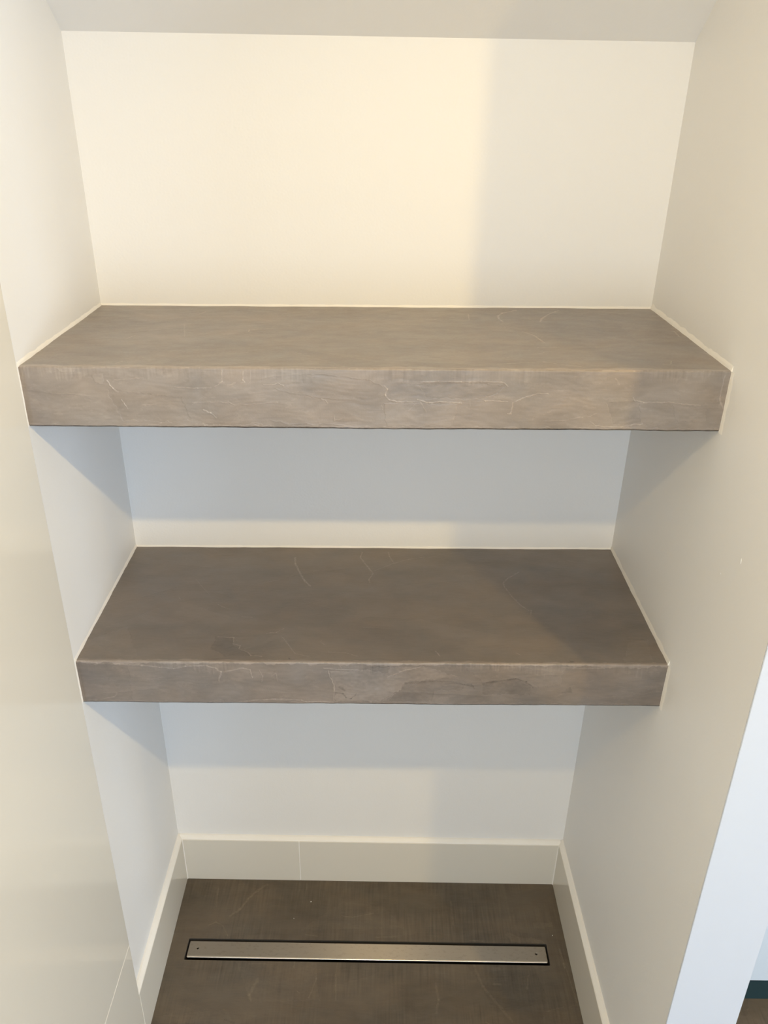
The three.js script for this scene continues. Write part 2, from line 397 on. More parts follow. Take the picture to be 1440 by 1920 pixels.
    for (const { w: wid, h: lift, at } of marks.strokes) {
      for (let i = 0; i + 3 < at.length; i += 2) {
        const [ax, ay, bx, by] = [at[i], at[i + 1] + off, at[i + 2], at[i + 3] + off], L2 = (bx - ax) ** 2 + (by - ay) ** 2 + 1e-9, pad = wid * 2 + 2;
        area(Math.min(ax, bx) - pad, Math.min(ay, by) - pad, Math.max(ax, bx) + pad, Math.max(ay, by) + pad, (k, x, v) => {
          const X = x + 0.9 * n3(x / 4, v / 4, seed + 70) , Y = v + 0.9 * n3(x / 4, v / 4, seed + 71);
          const t = clamp(((X - ax) * (bx - ax) + (Y - ay) * (by - ay)) / L2), d = Math.hypot(X - ax - t * (bx - ax), Y - ay - t * (by - ay));
          const r = wid * (v > edge ? 1 : 0.8) * (0.75 + 0.6 * n3(x / 7, v / 7, seed + 72));
          if (d > r) return;
          const m = 1 - (d / r) ** 2, g = 0.8 + 0.7 * n3(x / 3.5, v / 3.5, seed + 73);
          relief[k] = Math.max(relief[k], relief[k] + 0.20 * lift * m * g);
          tone[k] += (edge === Infinity ? 0.75 : v > edge ? 0.36 : 0.6) * lift * Math.sqrt(m) * g;  // trowel ridges and scratches toned paler, partly for light they catch
        });
      }
    }
  }
  const col = new Uint8Array(px * py * 4), rel = new Float32Array(px * py * 4), gl = new Uint8Array(px * py * 4);
  const enc = v => { v = clamp(v); return Math.round(255 * (v <= 0.0031308 ? v * 12.92 : 1.055 * v ** (1 / 2.4) - 0.055)); };
  for (let j = 0; j < py; j++) for (let i = 0; i < px; i++) {
    const k = j * px + i, o = 4 * k, t = 1 + tone[k], q = warm[k];
    col[o] = enc(base[0] * t * (1 + q)); col[o + 1] = enc(base[1] * t * (1 + 0.15 * q)); col[o + 2] = enc(base[2] * t * (1 - 0.9 * q)); col[o + 3] = 255;
    const r = clamp((relief[k] + 0.6) / 1.4);
    rel[o] = rel[o + 1] = rel[o + 2] = r; rel[o + 3] = 1;
    const g = clamp(0.37 + 0.06 * n3(i / 40, j / 25, seed + 80) + 0.05 * n3(i / 9, j / 6, seed + 81), 0.25, 0.6);
    gl[o] = gl[o + 1] = gl[o + 2] = Math.round(255 * g); gl[o + 3] = 255;
  }
  const tex = (data, type, srgb) => {
    const t = new THREE.DataTexture(data, px, py, THREE.RGBAFormat, type);
    t.magFilter = t.minFilter = THREE.LinearFilter;
    t.wrapS = t.wrapT = THREE.MirroredRepeatWrapping;
    if (srgb) t.colorSpace = THREE.SRGBColorSpace;
    t.needsUpdate = true;
    return t;
  };
  return new THREE.MeshStandardMaterial({ map: tex(col, THREE.UnsignedByteType, true), bumpMap: tex(rel, THREE.FloatType), bumpScale: 0.0022, roughnessMap: tex(gl, THREE.UnsignedByteType), roughness: 1 });
}
const CEMENT = [[0.272, 0.234, 0.204], [0.198, 0.170, 0.150]];    // the upper shelf's coat is lighter
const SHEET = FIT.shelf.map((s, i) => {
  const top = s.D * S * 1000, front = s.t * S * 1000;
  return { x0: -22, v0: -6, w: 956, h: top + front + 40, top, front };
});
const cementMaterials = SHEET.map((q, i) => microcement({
  ...q, px: 2048, py: 1040, seed: 11 + 90 * i, edge: q.top, bottom: q.top + q.front, base: CEMENT[i], paleEdge: i ? [5.5, 5] : [8, 0.8],
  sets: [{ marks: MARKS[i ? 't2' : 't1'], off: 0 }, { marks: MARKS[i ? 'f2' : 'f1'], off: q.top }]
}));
const FLOOR_SHEET = { x0: -20, v0: -10, w: 960, h: 500 };
const floorMaterial = microcement({ ...FLOOR_SHEET, px: 2048, py: 1066, seed: 431, edge: Infinity, bottom: Infinity, base: [0.117, 0.091, 0.063], sets: [{ marks: MARKS.fl, off: 0 }] });

// paint: a fine roller stipple, the same in every direction
function stipple(n, size, seed, octaves) {
  const d = new Float32Array(n * n * 4);
  for (let j = 0; j < n; j++) for (let i = 0; i < n; i++) {
    let v = 0.5;
    for (const [cell, amp] of octaves) {                  // noise folded over so that the square repeats
      const u = i / n, w = j / n, f = size / cell, a = n3(u * f, w * f, seed), b = n3((u - 1) * f, w * f, seed), c = n3(u * f, (w - 1) * f, seed), e = n3((u - 1) * f, (w - 1) * f, seed);
      v += amp * ((a * (1 - u) + b * u) * (1 - w) + (c * (1 - u) + e * u) * w);
    }
    d.set([v, v, v, 1], 4 * (j * n + i));
  }
  const t = new THREE.DataTexture(d, n, n, THREE.RGBAFormat, THREE.FloatType);
  t.magFilter = t.minFilter = THREE.LinearFilter;
  t.wrapS = t.wrapT = THREE.RepeatWrapping;
  t.repeat.set(1 / size, 1 / size);
  t.needsUpdate = true;
  return t;
}
const paintRelief = stipple(512, 0.3, 5, [[0.0035, 0.35], [0.011, 0.25], [0.05, 0.3]]);
const paint = new THREE.MeshStandardMaterial({ color: new THREE.Color().setRGB(0.85, 0.84, 0.815), roughness: 0.5, bumpMap: paintRelief, bumpScale: 0.00022 });
const whitePaint = new THREE.MeshStandardMaterial({ color: new THREE.Color().setRGB(0.84, 0.84, 0.83), roughness: 0.35 });
const caulk = new THREE.MeshStandardMaterial({ color: new THREE.Color().setRGB(0.90, 0.87, 0.81), roughness: 0.45 });
const groutMaterial = new THREE.MeshStandardMaterial({ color: new THREE.Color().setRGB(0.74, 0.71, 0.64), roughness: 0.85 });
const tileMaterial = new THREE.MeshPhysicalMaterial({ color: new THREE.Color().setRGB(0.74, 0.70, 0.61), roughness: 0.14, bumpMap: stipple(256, 0.6, 9, [[0.09, 0.5], [0.3, 0.3]]), bumpScale: 0.00012 });

// ------------------------------------------------------------------ the setting
// floor: two cement slabs with a slot for the drain
const SLOT = { x0: 0.0775 - 0.004, x1: 0.9076 + 0.004, z0: 0.2041 - 0.0072, z1: 0.2467 + 0.0088 };
{
  const slab = (x0, z0, x1, z1, hole) => {
    const s = new THREE.Shape([[x0, z0], [x1, z0], [x1, z1], [x0, z1]].map(p => new THREE.Vector2(...p)));
    if (hole) {
      const r = 0.004, h = new THREE.Path(), { x0: a, x1: b, z0: c, z1: d } = SLOT;
      h.moveTo(a + r, c); h.lineTo(b - r, c); h.quadraticCurveTo(b, c, b, c + r); h.lineTo(b, d - r); h.quadraticCurveTo(b, d, b - r, d);
      h.lineTo(a + r, d); h.quadraticCurveTo(a, d, a, d - r); h.lineTo(a, c + r); h.quadraticCurveTo(a, c, a + r, c);
      s.holes.push(h);
    }
    const g = new THREE.ExtrudeGeometry(s, { depth: 0.12, bevelEnabled: false }), p = g.attributes.position, uv = g.attributes.uv;
    for (let i = 0; i < p.count; i++) {
      const x = p.getX(i), z = p.getY(i), down = p.getZ(i);
      p.setXYZ(i, x * S, (floorY(x, z) - down) * S, z * S);
      uv.setXY(i, (x * S * 1000 - FLOOR_SHEET.x0) / FLOOR_SHEET.w, (z * S * 1000 - FLOOR_SHEET.v0) / FLOOR_SHEET.h);
    }
    // the plan's second axis points toward the viewer, so the faces are turned over
    for (const a of [p, uv]) for (let i = 0; i < a.count; i += 3) for (let c = 0; c < a.itemSize; c++) {
      const k = a.itemSize, t = a.array[(i + 1) * k + c]; a.array[(i + 1) * k + c] = a.array[(i + 2) * k + c]; a.array[(i + 2) * k + c] = t;
    }
    g.computeVertexNormals();
    return g;
  };
  const parts = [slab(-0.15, -0.15, 1.1, 0.8, true), slab(1.1, -0.15, ROOM.x1 + 0.15, 0.8), slab(-0.15, 0.8, ROOM.x1 + 0.15, ROOM.z1 + 0.15)];
  structure(mesh('floor', mergeGeometries(parts), floorMaterial), 'dark brown-grey trowelled cement floor of the niche', 'floor');
}
// back wall
{
  const c = [];
  for (const z of [-0.16, null]) for (const y of [-0.1, FLAT + 0.1]) for (const x of [-0.15, ROOM.x1 + 0.15]) c.push(V(x, y, z ?? Bz(y)));
  structure(mesh('wall_back', solid(c), paint), 'cream painted back wall of the shelved niche', 'wall');
}
// left wall: painted inside the niche, tiled from the shelf fronts on
const wallLeft = (() => {
  const c = [];
  for (const z of [-0.16, ROOM.z1 + 0.15]) for (const y of [-0.1, FLAT + 0.1]) for (const x of [-0.15, null]) c.push(V(x ?? Lx(y, z), y, z));
  return structure(mesh('wall_left', solid(c), paint), 'cream painted left wall with glossy pale tiles toward the viewer', 'wall');
})();
{
  const { tk, D } = FIT, gap = 0.0022;
  const jointY = z => 0.289 + 0.03 * (z - 0.453);
  const rows = [[z => floorY(0, z) + 0.004, jointY], [z => jointY(z) + gap, z => jointY(z) + 1.333], [z => jointY(z) + 1.333 + gap, z => FLAT - 0.004]];
  for (let k = 0; k < 7; k++) {
    const z0 = D + 0.667 * k + (k ? gap : 0), z1 = Math.min(D + 0.667 * (k + 1), ROOM.z1 - 0.004);
    for (const [lo, hi] of rows) {
      const c = [];
      for (const z of [z0, z1]) for (const f of [lo, hi]) for (const n of [0.0005, tk]) { const y = f(z); c.push(V(Lx(y, z) + n, y, z)); }
      mesh('tile', solid(c, 0.0008), tileMaterial, wallLeft);
    }
  }
  // the grout behind the joints, a millimetre back from the face
  const c = [];
  for (const z of [D + 0.003, ROOM.z1 - 0.004]) for (const [y, f] of [[0, floorY(0, z) + 0.004], [1, FLAT - 0.006]]) for (const n of [0.0005, tk - 0.0009]) c.push(V(Lx(f, z) + n, f, z));
  mesh('grout', solid(c), groutMaterial, wallLeft);
}
// right wall: a partition that ends toward the viewer
const wallRight = (() => {
  const c = [];
  for (const z of [-0.16, FIT.zp]) for (const y of [-0.1, FLAT + 0.1]) for (const x of [0, 1]) c.push(V(Rx(y, z) + FIT.wp * x, y, z - (z > 0 ? 0.003 : 0)));
  return structure(mesh('wall_right', solid(c), paint), 'cream painted partition wall on the right of the niche', 'wall');
})();
{
  // partition end: an added thin sheet, cool daylight put into its colour
  const endTint = new THREE.MeshStandardMaterial({ color: new THREE.Color().setRGB(0.57, 0.615, 0.69), roughness: 0.45 }), c = [];
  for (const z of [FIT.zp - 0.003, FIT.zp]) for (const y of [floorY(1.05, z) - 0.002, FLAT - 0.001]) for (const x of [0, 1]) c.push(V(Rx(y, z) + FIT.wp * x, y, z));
  mesh('end_board', solid(c, 0.0008), endTint, wallRight).userData.label = 'end of the partition with cool daylight put into its colour';
  const g = new THREE.SphereGeometry(1, 12, 8);
  g.scale(0.0007, 0.0042, 0.0016);
  const drip = mesh('paint_drip', g, whitePaint, wallRight);
  drip.position.copy(V(Rx(1.215, 0.571), 1.215, 0.571));
  const dot = mesh('paint_drip', g.clone().scale(0.8, 0.35, 0.8), whitePaint, wallRight);
  dot.position.copy(V(Rx(1.168, 0.52), 1.168, 0.52));
}
// ceiling: a sloped soffit over the niche that meets a flat ceiling
{
  const zt = (FLAT - FIT.hc) / 0.735 + 0.01, slope = [], flat = [];
  for (const z of [-0.16, zt]) for (const up of [0, 0.12]) for (const x of [-0.15, ROOM.x1 + 0.15]) slope.push(V(x, slopeY(x > 1 ? 1.2 : x, z) + up, z));
  for (const z of [zt - 0.03, ROOM.z1 + 0.15]) for (const y of [FLAT, FLAT + 0.12]) for (const x of [-0.15, ROOM.x1 + 0.15]) flat.push(V(x, y, z));
  structure(mesh('ceiling', mergeGeometries([solid(slope), solid(flat)]), paint), 'sloping cream painted ceiling above the niche', 'ceiling');
}
// the rest of the room, behind the viewer: a wall with an added fill window, and the far right wall
for (const side of ['right', 'front']) {
  const front = side === 'front', u0 = front ? -0.15 : -0.16, u1 = front ? ROOM.x1 + 0.15 : ROOM.z1 + 0.15, list = WINDOWS.filter(w => w.wall === side);
  const s = new THREE.Shape([[u0, -0.1], [u1, -0.1], [u1, FLAT + 0.1], [u0, FLAT + 0.1]].map(p => new THREE.Vector2(p[0] * S, p[1] * S)));
  for (const { a, b, y0, y1 } of list) s.holes.push(new THREE.Path([[a, y0], [a, y1], [b, y1], [b, y0]].map(p => new THREE.Vector2(p[0] * S, p[1] * S))));
  const g = new THREE.ExtrudeGeometry(s, { depth: 0.15 * S, bevelEnabled: false });
  if (front) g.translate(0, 0, ROOM.z1 * S);
  else { g.rotateY(-Math.PI / 2); g.translate((ROOM.x1 + 0.15) * S, 0, 0); }
  structure(mesh(front ? 'wall_front' : 'wall_far_right', boxUV(g), paint), front ? 'painted wall with an added narrow fill window behind the viewer' : 'painted wall with a window at the far right of the room', 'wall');
}
const glow = new THREE.MeshStandardMaterial({ color: 0xffffff, roughness: 0.4, emissive: DAY, emissiveIntensity: 1.2 });
WINDOWS.forEach(({ wall, a, b, y0, y1 }, k) => {
  const w = new THREE.Group(); w.name = 'window_' + (k + 1); scene.add(w);
  structure(w, ['wide white framed window in the far right wall', 'narrow added fill window, unseen, in the wall behind the viewer'][k], 'window');
  const f = 0.035, mid = (a + b) / 2, bars = [[a, y0, b, y0 + f], [a, y1 - f, b, y1], [a, y0, a + f, y1], [b - f, y0, b, y1]];
  const panes = b - a < 0.8 ? [[a + f, b - f]] : [[a + f, mid - f / 2], [mid + f / 2, b - f]];
  if (panes.length > 1) bars.push([mid - f / 2, y0, mid + f / 2, y1]);
  const put = (ua, ya, ub, yb, n0, n1, bev) => wall === 'front' ? box(ua, ya, ROOM.z1 + n0, ub, yb, ROOM.z1 + n1, bev) : box(ROOM.x1 + n0, ya, ua, ROOM.x1 + n1, yb, ub, bev);
  for (const q of bars) mesh('frame_bar', put(...q, 0.03, 0.09, 0.003), whitePaint, w);
  for (const [p, q] of panes) mesh('window_pane', put(p, y0 + f, q, y1 - f, 0.055, 0.062, 0), glow, w);
});
// skirting: tiles on edge, a cream bead of caulk along the top and in the corners
function skirting(name, label, tiles, beads) {
  const g = new THREE.Group(); g.name = name; scene.add(g);
  structure(g, label, 'baseboard');
  for (const c of tiles) mesh('tile', solid(c, 0.0009), tileMaterial, g);
  for (const b of beads) mesh('caulk_bead', boxUV(b), caulk, g);
}
{
  const { tk, bb, D, zp } = FIT, rise = 0.0075, sink = 0.012;
  const back = (fa, fb) => { const c = []; for (const z of [0, 1]) for (const y of [0, 1]) for (const x of [fa(y * bb), fb(y * bb)]) { const f = floorY(x, 0); c.push(V(x, f + (y ? bb : -sink), z ? tk + Bz(0) : Bz(0) + 0.0004)); } return c; };
  const xl = Lx(0, 0) + tk, xr = Rx(0, 0) - tk;
  const prism = pts => new ConvexGeometry(pts.map(p => V(...p)));
  const joint = box(0.3168, floorY(0.318, 0) - 0.004, Bz(0) + 0.002, 0.3192, floorY(0.318, 0) + bb - 0.0006, Bz(0) + tk - 0.0004);
  const beadBack = prism([xl - tk * 0.8, xr + tk * 0.8].flatMap(x => { const y = floorY(x, 0) + bb; return [[x, y - 0.0005, Bz(0.1) - 0.002], [x, y - 0.0005, Bz(0.1) + tk - 0.0006], [x, y + 0.0022, Bz(0.1) + tk - 0.0022], [x, y + rise, Bz(0.1) + 0.003], [x, y + rise + 0.0015, Bz(0.1) - 0.002]]; }));
  skirting('baseboard_back', 'pale glossy tile skirting along the back wall', [back(y => Lx(y, 0) + tk * 0.9, () => 0.3174), back(() => 0.3186, y => Rx(y, 0) - tk * 0.9)], [beadBack, joint]);
  const side = (wallX, s, za, zb) => { const c = []; for (const z of [za, zb]) for (const y of [0, 1]) for (const n of s > 0 ? [0.0004, tk] : [tk, 0.0004]) { const f = floorY(wallX(0, z), z); c.push(V(wallX(y * bb, z) + s * n, f + (y ? bb : -sink), z)); } return c; };
  const beadSide = (wallX, s, za, zb) => prism([za, zb].flatMap(z => { const y = floorY(wallX(0, z), z) + bb, x = wallX(bb, z); return [[x - s * 0.002, y - 0.0005, z], [x + s * (tk - 0.0006), y - 0.0005, z], [x + s * (tk - 0.0022), y + 0.0022, z], [x + s * 0.003, y + rise, z], [x - s * 0.002, y + rise + 0.0015, z]]; }));
  const corner = (wallX, s) => prism([0, bb].flatMap(y => { const x = wallX(y, tk) + s * tk, f = floorY(x, 0) + y, z = Bz(0) + tk; return [[x - s * 0.001, f, z - 0.001], [x + s * 0.0022, f, z - 0.0004], [x - s * 0.0004, f, z + 0.0022]]; }));
  skirting('baseboard_left', 'pale glossy tile skirting along the left niche wall', [side(Lx, 1, Bz(0) + 0.0004, D - 0.0022)], [beadSide(Lx, 1, Bz(0), D - 0.0006), corner(Lx, 1)]);
  skirting('baseboard_right', 'pale glossy tile skirting along the right niche wall', [side(Rx, -1, Bz(0) + 0.0004, zp - 0.002)], [beadSide(Rx, -1, Bz(0), zp - 0.001), corner(Rx, -1)]);
}

// ------------------------------------------------------------------ the two shelves
function makeShelf(i, label) {
  const s = FIT.shelf[i], q = SHEET[i], root = thing('floating_shelf', label, 'shelf');
  const seed = 300 + i * 40, r = 0.0034, topY = (x, z) => s.h + s.hx * x + s.hz * z;
  // the profile, unrolled from the back of the top over the front to the back of the underside: [z, drop below the top, millimetres along the sheet]
  const prof = [], zb = Bz(s.h) - 0.002;
  for (let k = 0; k <= 26; k++) prof.push([zb + (s.D - r - zb) * k / 26, 0]);
  for (let k = 1; k < 5; k++) { const a = k / 5 * Math.PI / 2; prof.push([s.D - r + r * Math.sin(a), r - r * Math.cos(a)]); }
  for (let k = 0; k <= 14; k++) prof.push([s.D, r + (s.t - 2 * r) * k / 14]);
  for (let k = 1; k < 5; k++) { const a = k / 5 * Math.PI / 2; prof.push([s.D - r + r * Math.cos(a), s.t - r + r * Math.sin(a)]); }
  for (let k = 0; k <= 8; k++) prof.push([s.D - r - (s.D - r - zb) * k / 8, s.t]);
  const nx = 170, pos = [], uv = [], idx = [], M = prof.length;
  for (let a = 0; a <= nx; a++) {
    for (let k = 0; k < M; k++) {
      let [z, drop] = prof[k];
      const onTop = k <= 26, onFront = k > 26 && k < 26 + 20, f = a / nx;
      const run = onTop ? z : onFront ? s.D + drop : s.D + s.t + (s.D - z);
      const y0 = topY(0.5, z) - drop, xa = Lx(y0, z) - 0.0012, xb = Rx(y0, z) + 0.0012, x = xa + (xb - xa) * f;
      const wob = (n3(x * 9, run * 9, seed) * 0.0011 + n3(x * 30, run * 30, seed + 1) * 0.0005);
      const rough = drop > s.t - 3 * r ? n3(x * 60, 1.5, seed + 2) * 0.0005 + n3(x * 14, 2.5, seed + 3) * 0.0011 : 0;
      let y = topY(x, z) - drop, zz = z;
      if (onTop && k < 26) y += wob * 0.5; else zz += wob * (onFront ? 1 : 0);
      if (k === 0) y += n3(x * 18, 4.4, seed + 4) * 0.0008;
      y += rough;
      pos.push(x * S, y * S, zz * S);
      uv.push((x * S * 1000 - q.x0) / q.w, (run * S * 1000 - q.v0) / q.h);
    }
  }
  for (let a = 0; a < nx; a++) for (let k = 0; k < M - 1; k++) {
    const p = a * M + k, n = p + M;
    idx.push(p, p + 1, n, n, p + 1, n + 1);
  }
  const g = new THREE.BufferGeometry();
  g.setAttribute('position', new THREE.Float32BufferAttribute(pos, 3));
  g.setAttribute('uv', new THREE.Float32BufferAttribute(uv, 2));
  g.setIndex(idx);
  g.computeVertexNormals();
  const caps = [];                                        // the two ends and the back close the slab
  for (const a of [0, nx]) {
    const v = prof.map((_, k) => new THREE.Vector3().fromArray(pos, 3 * (a * M + k))), c = v.reduce((t, p) => t.add(p), new THREE.Vector3()).divideScalar(M);
    for (let k = 0; k < M; k++) { const p = v[k], n = v[(k + 1) % M]; caps.push(...(a ? [p, n, c] : [n, p, c]).flatMap(t => t.toArray())); }
  }
  const A = [0, nx].map(a => [0, M - 1].map(k => new THREE.Vector3().fromArray(pos, 3 * (a * M + k))));
  for (const t of [A[0][0], A[1][0], A[1][1], A[0][0], A[1][1], A[0][1]]) caps.push(...t.toArray());
  const e = new THREE.BufferGeometry();
  e.setAttribute('position', new THREE.Float32BufferAttribute(caps, 3));
  e.setAttribute('uv', new THREE.Float32BufferAttribute(new Float32Array(caps.length / 3 * 2).fill(0.5), 2));
  e.computeVertexNormals();
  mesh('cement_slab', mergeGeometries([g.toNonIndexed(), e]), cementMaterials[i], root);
  // caulk: one bead along the back and the two sides of the top, and one down each end of the front
  const bead = (path, across, up, leg, tall, sd) => {     // a three-sided strip swept along the joint
    const P = [], I = [], n = path.length;
    for (let k = 0; k < n; k++) {
      const w = 1 + 0.35 * n3(k * 0.35, 1.1, sd) + 0.2 * n3(k * 1.3, 2.1, sd), [x, y, z] = path[k];
      for (const [a, b] of [[-0.0012, -0.0012], [leg * w, -0.0008], [leg * 0.55 * w, tall * 0.42 * w], [-0.0004, tall * w], [-0.0012, tall * w]])
        P.push((x + across[0] * a + up[0] * b) * S, (y + across[1] * a + up[1] * b) * S, (z + across[2] * a + up[2] * b) * S);
    }
    const flip = new THREE.Vector3(...across).cross(new THREE.Vector3(...up)).dot(new THREE.Vector3(path[1][0] - path[0][0], path[1][1] - path[0][1], path[1][2] - path[0][2])) > 0;
    for (let k = 0; k < n - 1; k++) for (let c = 0; c < 5; c++) {
      const p = k * 5 + c, o = k * 5 + (c + 1) % 5, t = [p, o, p + 5, o, o + 5, p + 5];
      I.push(...(flip ? t : t.reverse()));
    }
    for (const c of [1, 2, 3]) I.push(0, c, c + 1, (n - 1) * 5, (n - 1) * 5 + c + 1, (n - 1) * 5 + c);
    const b = new THREE.BufferGeometry();
    b.setAttribute('position', new THREE.Float32BufferAttribute(P, 3));
    b.setIndex(I);
    const out = b.toNonIndexed(); out.computeVertexNormals();
    return out;
  };
  const line = (n, f) => Array.from({ length: n + 1 }, (_, k) => f(k / n));
  const T = line(110, f => { const z = Bz(s.h), xa = Lx(s.h, z), xb = Rx(s.h, z), x = xa + (xb - xa) * f; return [x, topY(x, z), z]; });
  const sideT = (wallX, sg) => line(44, f => { const z = s.D * f, x = wallX(s.h, z); return [x, topY(x, z), z]; });
  const sideF = wallX => line(16, f => { const y = topY(0.5, s.D) - s.t * f, x = wallX(y, s.D); return [x, y, s.D]; });
  mesh('caulk_bead', bead(T, [0, 0, 1], [0, 1, 0], 0.0018, 0.0042, seed + 5), caulk, root);
  mesh('caulk_bead', bead(sideT(Lx), [1, 0, 0], [0, 1, 0], 0.0022, 0.0062, seed + 6), caulk, root);
  mesh('caulk_bead', bead(sideT(Rx), [-1, 0, 0], [0, 1, 0], 0.0022, 0.0085, seed + 7), caulk, root);
  mesh('caulk_bead', bead(sideF(Lx), [1, 0, 0], [0, 0, 1], 0.0012, 0.0045, seed + 8), caulk, root);
  mesh('caulk_bead', bead(sideF(Rx), [-1, 0, 0], [0, 0, 1], 0.0012, 0.0125, seed + 9), caulk, root);
  return root;
}
makeShelf(0, 'upper grey-brown cement shelf across the niche, the wider and lighter of the two');
makeShelf(1, 'lower grey-brown cement shelf across the niche, above the floor drain');

// ------------------------------------------------------------------ the drain in the floor
{
  const root = thing('linear_drain', 'long narrow brushed steel drain cover set in the dark cement floor', 'drain');
  const X0 = 0.0775, X1 = 0.9076, Z0 = 0.2041, Z1 = 0.2467, w = (X1 - X0) * S, d = (Z1 - Z0) * S, cx = (X0 + X1) / 2, cz = (Z0 + Z1) / 2;
  const n = 256, bd = new Float32Array(n * n * 4);        // a brushed grain along the length, with faint water marks
  const rd = new Uint8Array(n * n * 4), cd = new Uint8Array(n * n * 4);
  for (let j = 0; j < n; j++) for (let i = 0; i < n; i++) {
    const v = 0.5 + 0.4 * n3(i / 60, j / 1.4, 3) + 0.2 * n3(i / 9, j / 1.1, 4), o = 4 * (j * n + i), m = n3(i / 9, j / 30, 6) + 0.5 * n3(i / 3, j / 12, 7);
    bd.set([v, v, v, 1], o);
    const r = Math.round(255 * clamp(0.43 + 0.03 * m + 0.03 * n3(i / 40, j / 1.5, 5), 0.15, 0.8)), c = Math.round(255 * clamp(0.72 - (m > 0.42 ? 0.06 : 0) + 0.05 * n3(i / 50, j / 1.6, 8), 0, 1));
    rd.set([r, r, r, 255], o); cd.set([c, c, c, 255], o);
  }
  const tx = (data, type) => { const t = new THREE.DataTexture(data, n, n, THREE.RGBAFormat, type); t.magFilter = t.minFilter = THREE.LinearFilter; t.wrapS = t.wrapT = THREE.RepeatWrapping; t.needsUpdate = true; return t; };
  const steel = new THREE.MeshPhysicalMaterial({ color: new THREE.Color().setRGB(0.58, 0.50, 0.40), map: tx(cd, THREE.UnsignedByteType), metalness: 1, roughness: 1, roughnessMap: tx(rd, THREE.UnsignedByteType), bumpMap: tx(bd, THREE.FloatType), bumpScale: 0.00002, anisotropy: 1, anisotropyRotation: Math.PI / 2 });
  steel.map.colorSpace = THREE.NoColorSpace;
  const dark = new THREE.MeshStandardMaterial({ color: new THREE.Color().setRGB(0.05, 0.047, 0.043), roughness: 0.7, metalness: 0.2 });
  const b = 0.0015, rr = 0.0012, sh = new THREE.Shape(), hw = w / 2 - b, hd = d / 2 - b;
  sh.moveTo(-hw + rr, -hd); sh.lineTo(hw - rr, -hd); sh.quadraticCurveTo(hw, -hd, hw, -hd + rr); sh.lineTo(hw, hd - rr); sh.quadraticCurveTo(hw, hd, hw - rr, hd);
  sh.lineTo(-hw + rr, hd); sh.quadraticCurveTo(-hw, hd, -hw, hd - rr); sh.lineTo(-hw, -hd + rr); sh.quadraticCurveTo(-hw, -hd, -hw + rr, -hd);
  for (const [hx, hz] of [[0.099, 0.2235], [0.884, 0.2245]]) {
    const p = new THREE.Path(); p.absarc((hx - cx) * S, -(hz - cz) * S, 0.0030 + 0.0006, 0, Math.PI * 2, true); sh.holes.push(p);
  }
  const g = new THREE.ExtrudeGeometry(sh, { depth: 0.0014, bevelEnabled: true, bevelThickness: b, bevelSize: b, bevelSegments: 4, curveSegments: 10 });
  const p = g.attributes.position, uv = g.attributes.uv;
  for (let i = 0; i < p.count; i++) uv.setXY(i, p.getX(i) / 0.25, p.getY(i) / 0.05);
  g.rotateX(-Math.PI / 2);
  root.position.copy(V(cx, floorY(cx, cz), cz));
  root.rotation.set(-Math.atan(0.029), 0, Math.atan(-0.00604));
  const cover = mesh('cover_plate', g, steel, root);
  cover.position.y = -0.0032;
  const lip2 = new THREE.CapsuleGeometry(0.0021, w - 0.005, 6, 14);
  lip2.rotateZ(Math.PI / 2);
  const roll = mesh('rolled_lip', lip2, new THREE.MeshStandardMaterial({ color: new THREE.Color().setRGB(0.74, 0.66, 0.55), metalness: 1, roughness: 0.3 }), root);
  roll.position.set(0, -0.0021, d / 2 - 0.0012);
  // the channel under it: a steel trough, its shade painted in as near-black
  const sx0 = (SLOT.x0 - cx) * S, sx1 = (SLOT.x1 - cx) * S, sz0 = (SLOT.z0 - cz) * S, sz1 = (SLOT.z1 - cz) * S, t = 0.0009, dp = 0.07, lip = -0.0012;
  const bxm = (ax, ay, az, bx2, by, bz) => { const q = new THREE.BoxGeometry(bx2 - ax, by - ay, bz - az); q.translate((ax + bx2) / 2, (ay + by) / 2, (az + bz) / 2); return q; };
  mesh('channel', mergeGeometries([bxm(sx0, -dp, sz0, sx1, -dp + t, sz1), bxm(sx0, -dp, sz0, sx0 + t, lip, sz1), bxm(sx1 - t, -dp, sz0, sx1, lip, sz1), bxm(sx0, -dp, sz0, sx1, lip, sz0 + t), bxm(sx0, -dp, sz1 - t, sx1, lip, sz1)]), dark, root);
}
// crumbs of plaster left on the floor
function crumb(x, z, size, seed, label) {
  const rand = rng(seed), pts = [];
  for (let k = 0; k < 16; k++) { const a = rand() * 6.283, h = rand(), r = size * (0.55 + 0.45 * rand()) * Math.sqrt(1 - 0.6 * h); pts.push(new THREE.Vector3(Math.cos(a) * r, h * size * 0.8, Math.sin(a) * r * 0.7)); }
  const m = mesh('plaster_crumb', new ConvexGeometry(pts), caulk);
  m.position.set(x * S, floorY(x, z) * S, z * S);
  m.userData = { label, category: 'crumb' };
}
crumb(0.35, 0.087, 0.0022, 5, 'white plaster crumb on the dark floor between back skirting and drain, the largest one');
crumb(0.313, 0.137, 0.0011, 8, 'tiny white speck on the dark floor just behind the steel drain cover');
crumb(0.93, 0.174, 0.0016, 13, 'small white crumb on the floor near the right skirting, behind the drain end');

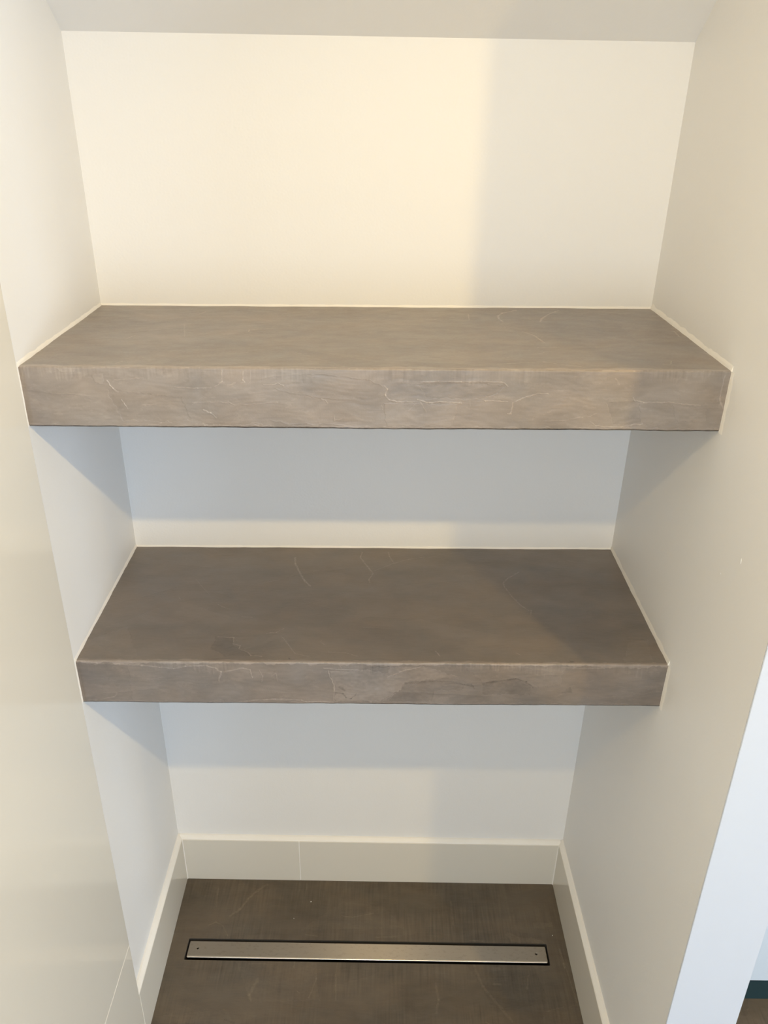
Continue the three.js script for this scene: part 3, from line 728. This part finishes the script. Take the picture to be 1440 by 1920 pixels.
// ------------------------------------------------------------------ beyond the partition: the foot of a white cupboard
{
  const root = thing('base_cabinet', 'white cupboard with a recessed dark foot, seen past the end of the right partition', 'cabinet');
  root.position.copy(V(1.7, 0, 0.18));
  const put = (name, m, x0, y0, z0, x1, y1, z1, bev = 0.0015) => { const g = box(x0, y0, z0, x1, y1, z1, bev); g.translate(-root.position.x, -root.position.y, -root.position.z); return mesh(name, g, m, root); };
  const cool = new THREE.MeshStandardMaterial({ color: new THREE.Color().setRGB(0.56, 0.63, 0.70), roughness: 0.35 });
  const kick = new THREE.MeshStandardMaterial({ color: new THREE.Color().setRGB(0.008, 0.030, 0.036), roughness: 0.5 });
  const f = floorY(1.1, 0.2), zf = 0.345;
  put('carcass', cool, 1.17, f + 0.085, 0.012, 2.37, 0.9, zf - 0.021);
  for (let k = 0; k < 2; k++) {
    const dd = put('door', cool, 1.172 + 0.6 * k, f + 0.08, zf - 0.02, 1.768 + 0.6 * k, 0.895, zf);
    const hx = k ? 1.81 : 1.73, h = new THREE.CylinderGeometry(0.005, 0.005, 0.12, 16);
    h.translate(hx * S - root.position.x, 0.8 * S, (zf + 0.03) * S - root.position.z);
    const posts = [-0.045, 0.045].map(o => { const c = new THREE.CylinderGeometry(0.004, 0.004, 0.028, 12); c.rotateX(Math.PI / 2); c.translate(hx * S - root.position.x, 0.8 * S + o, (zf + 0.015) * S - root.position.z); return c; });
    mesh('handle', mergeGeometries([h, ...posts]), new THREE.MeshStandardMaterial({ color: new THREE.Color().setRGB(0.5, 0.5, 0.5), metalness: 1, roughness: 0.3 }), dd);
  }
  put('plinth', kick, 1.18, f - 0.002, 0.012, 2.36, f + 0.084, zf - 0.014);
  put('worktop', cool, 1.16, 0.9005, 0.012, 2.38, 0.935, zf + 0.012, 0.003);
}

// ------------------------------------------------------------------ downlights in the flat ceiling
LAMPS.forEach(([x, z], k) => {
  const root = thing('ceiling_downlight', ['round white ceiling downlight nearest the left tiled wall', 'round white ceiling downlight second from the left tiled wall', 'round white ceiling downlight farthest from the left tiled wall'][k], 'downlight', 'downlights in a row in the flat ceiling');
  root.position.copy(V(x, FLAT, z));
  const ring = new THREE.LatheGeometry([[0.028, -0.001], [0.028, -0.004], [0.030, -0.006], [0.040, -0.006], [0.043, -0.004], [0.044, 0.0]].map(p => new THREE.Vector2(...p)), 48);
  mesh('trim_ring', ring, whitePaint, root);
  const lens = new THREE.CylinderGeometry(0.0278, 0.0278, 0.0025, 40);
  lens.translate(0, -0.00225, 0);
  mesh('lamp_lens', lens, new THREE.MeshStandardMaterial({ color: 0xffffff, emissive: WARM, emissiveIntensity: 6 }), root);
  const spot = new THREE.SpotLight(WARM, LAMP_POWER[k], 0, 88 * Math.PI / 180, 0.25, 2);
  spot.position.set(0, -0.012, 0);
  spot.castShadow = true;
  spot.shadow.radius = 1.1;
  spot.target.position.set(0, -2, 0);
  root.add(spot, spot.target);
});

scene.traverse(o => { delete o.userData.base; });
renderer.render(scene, camera);
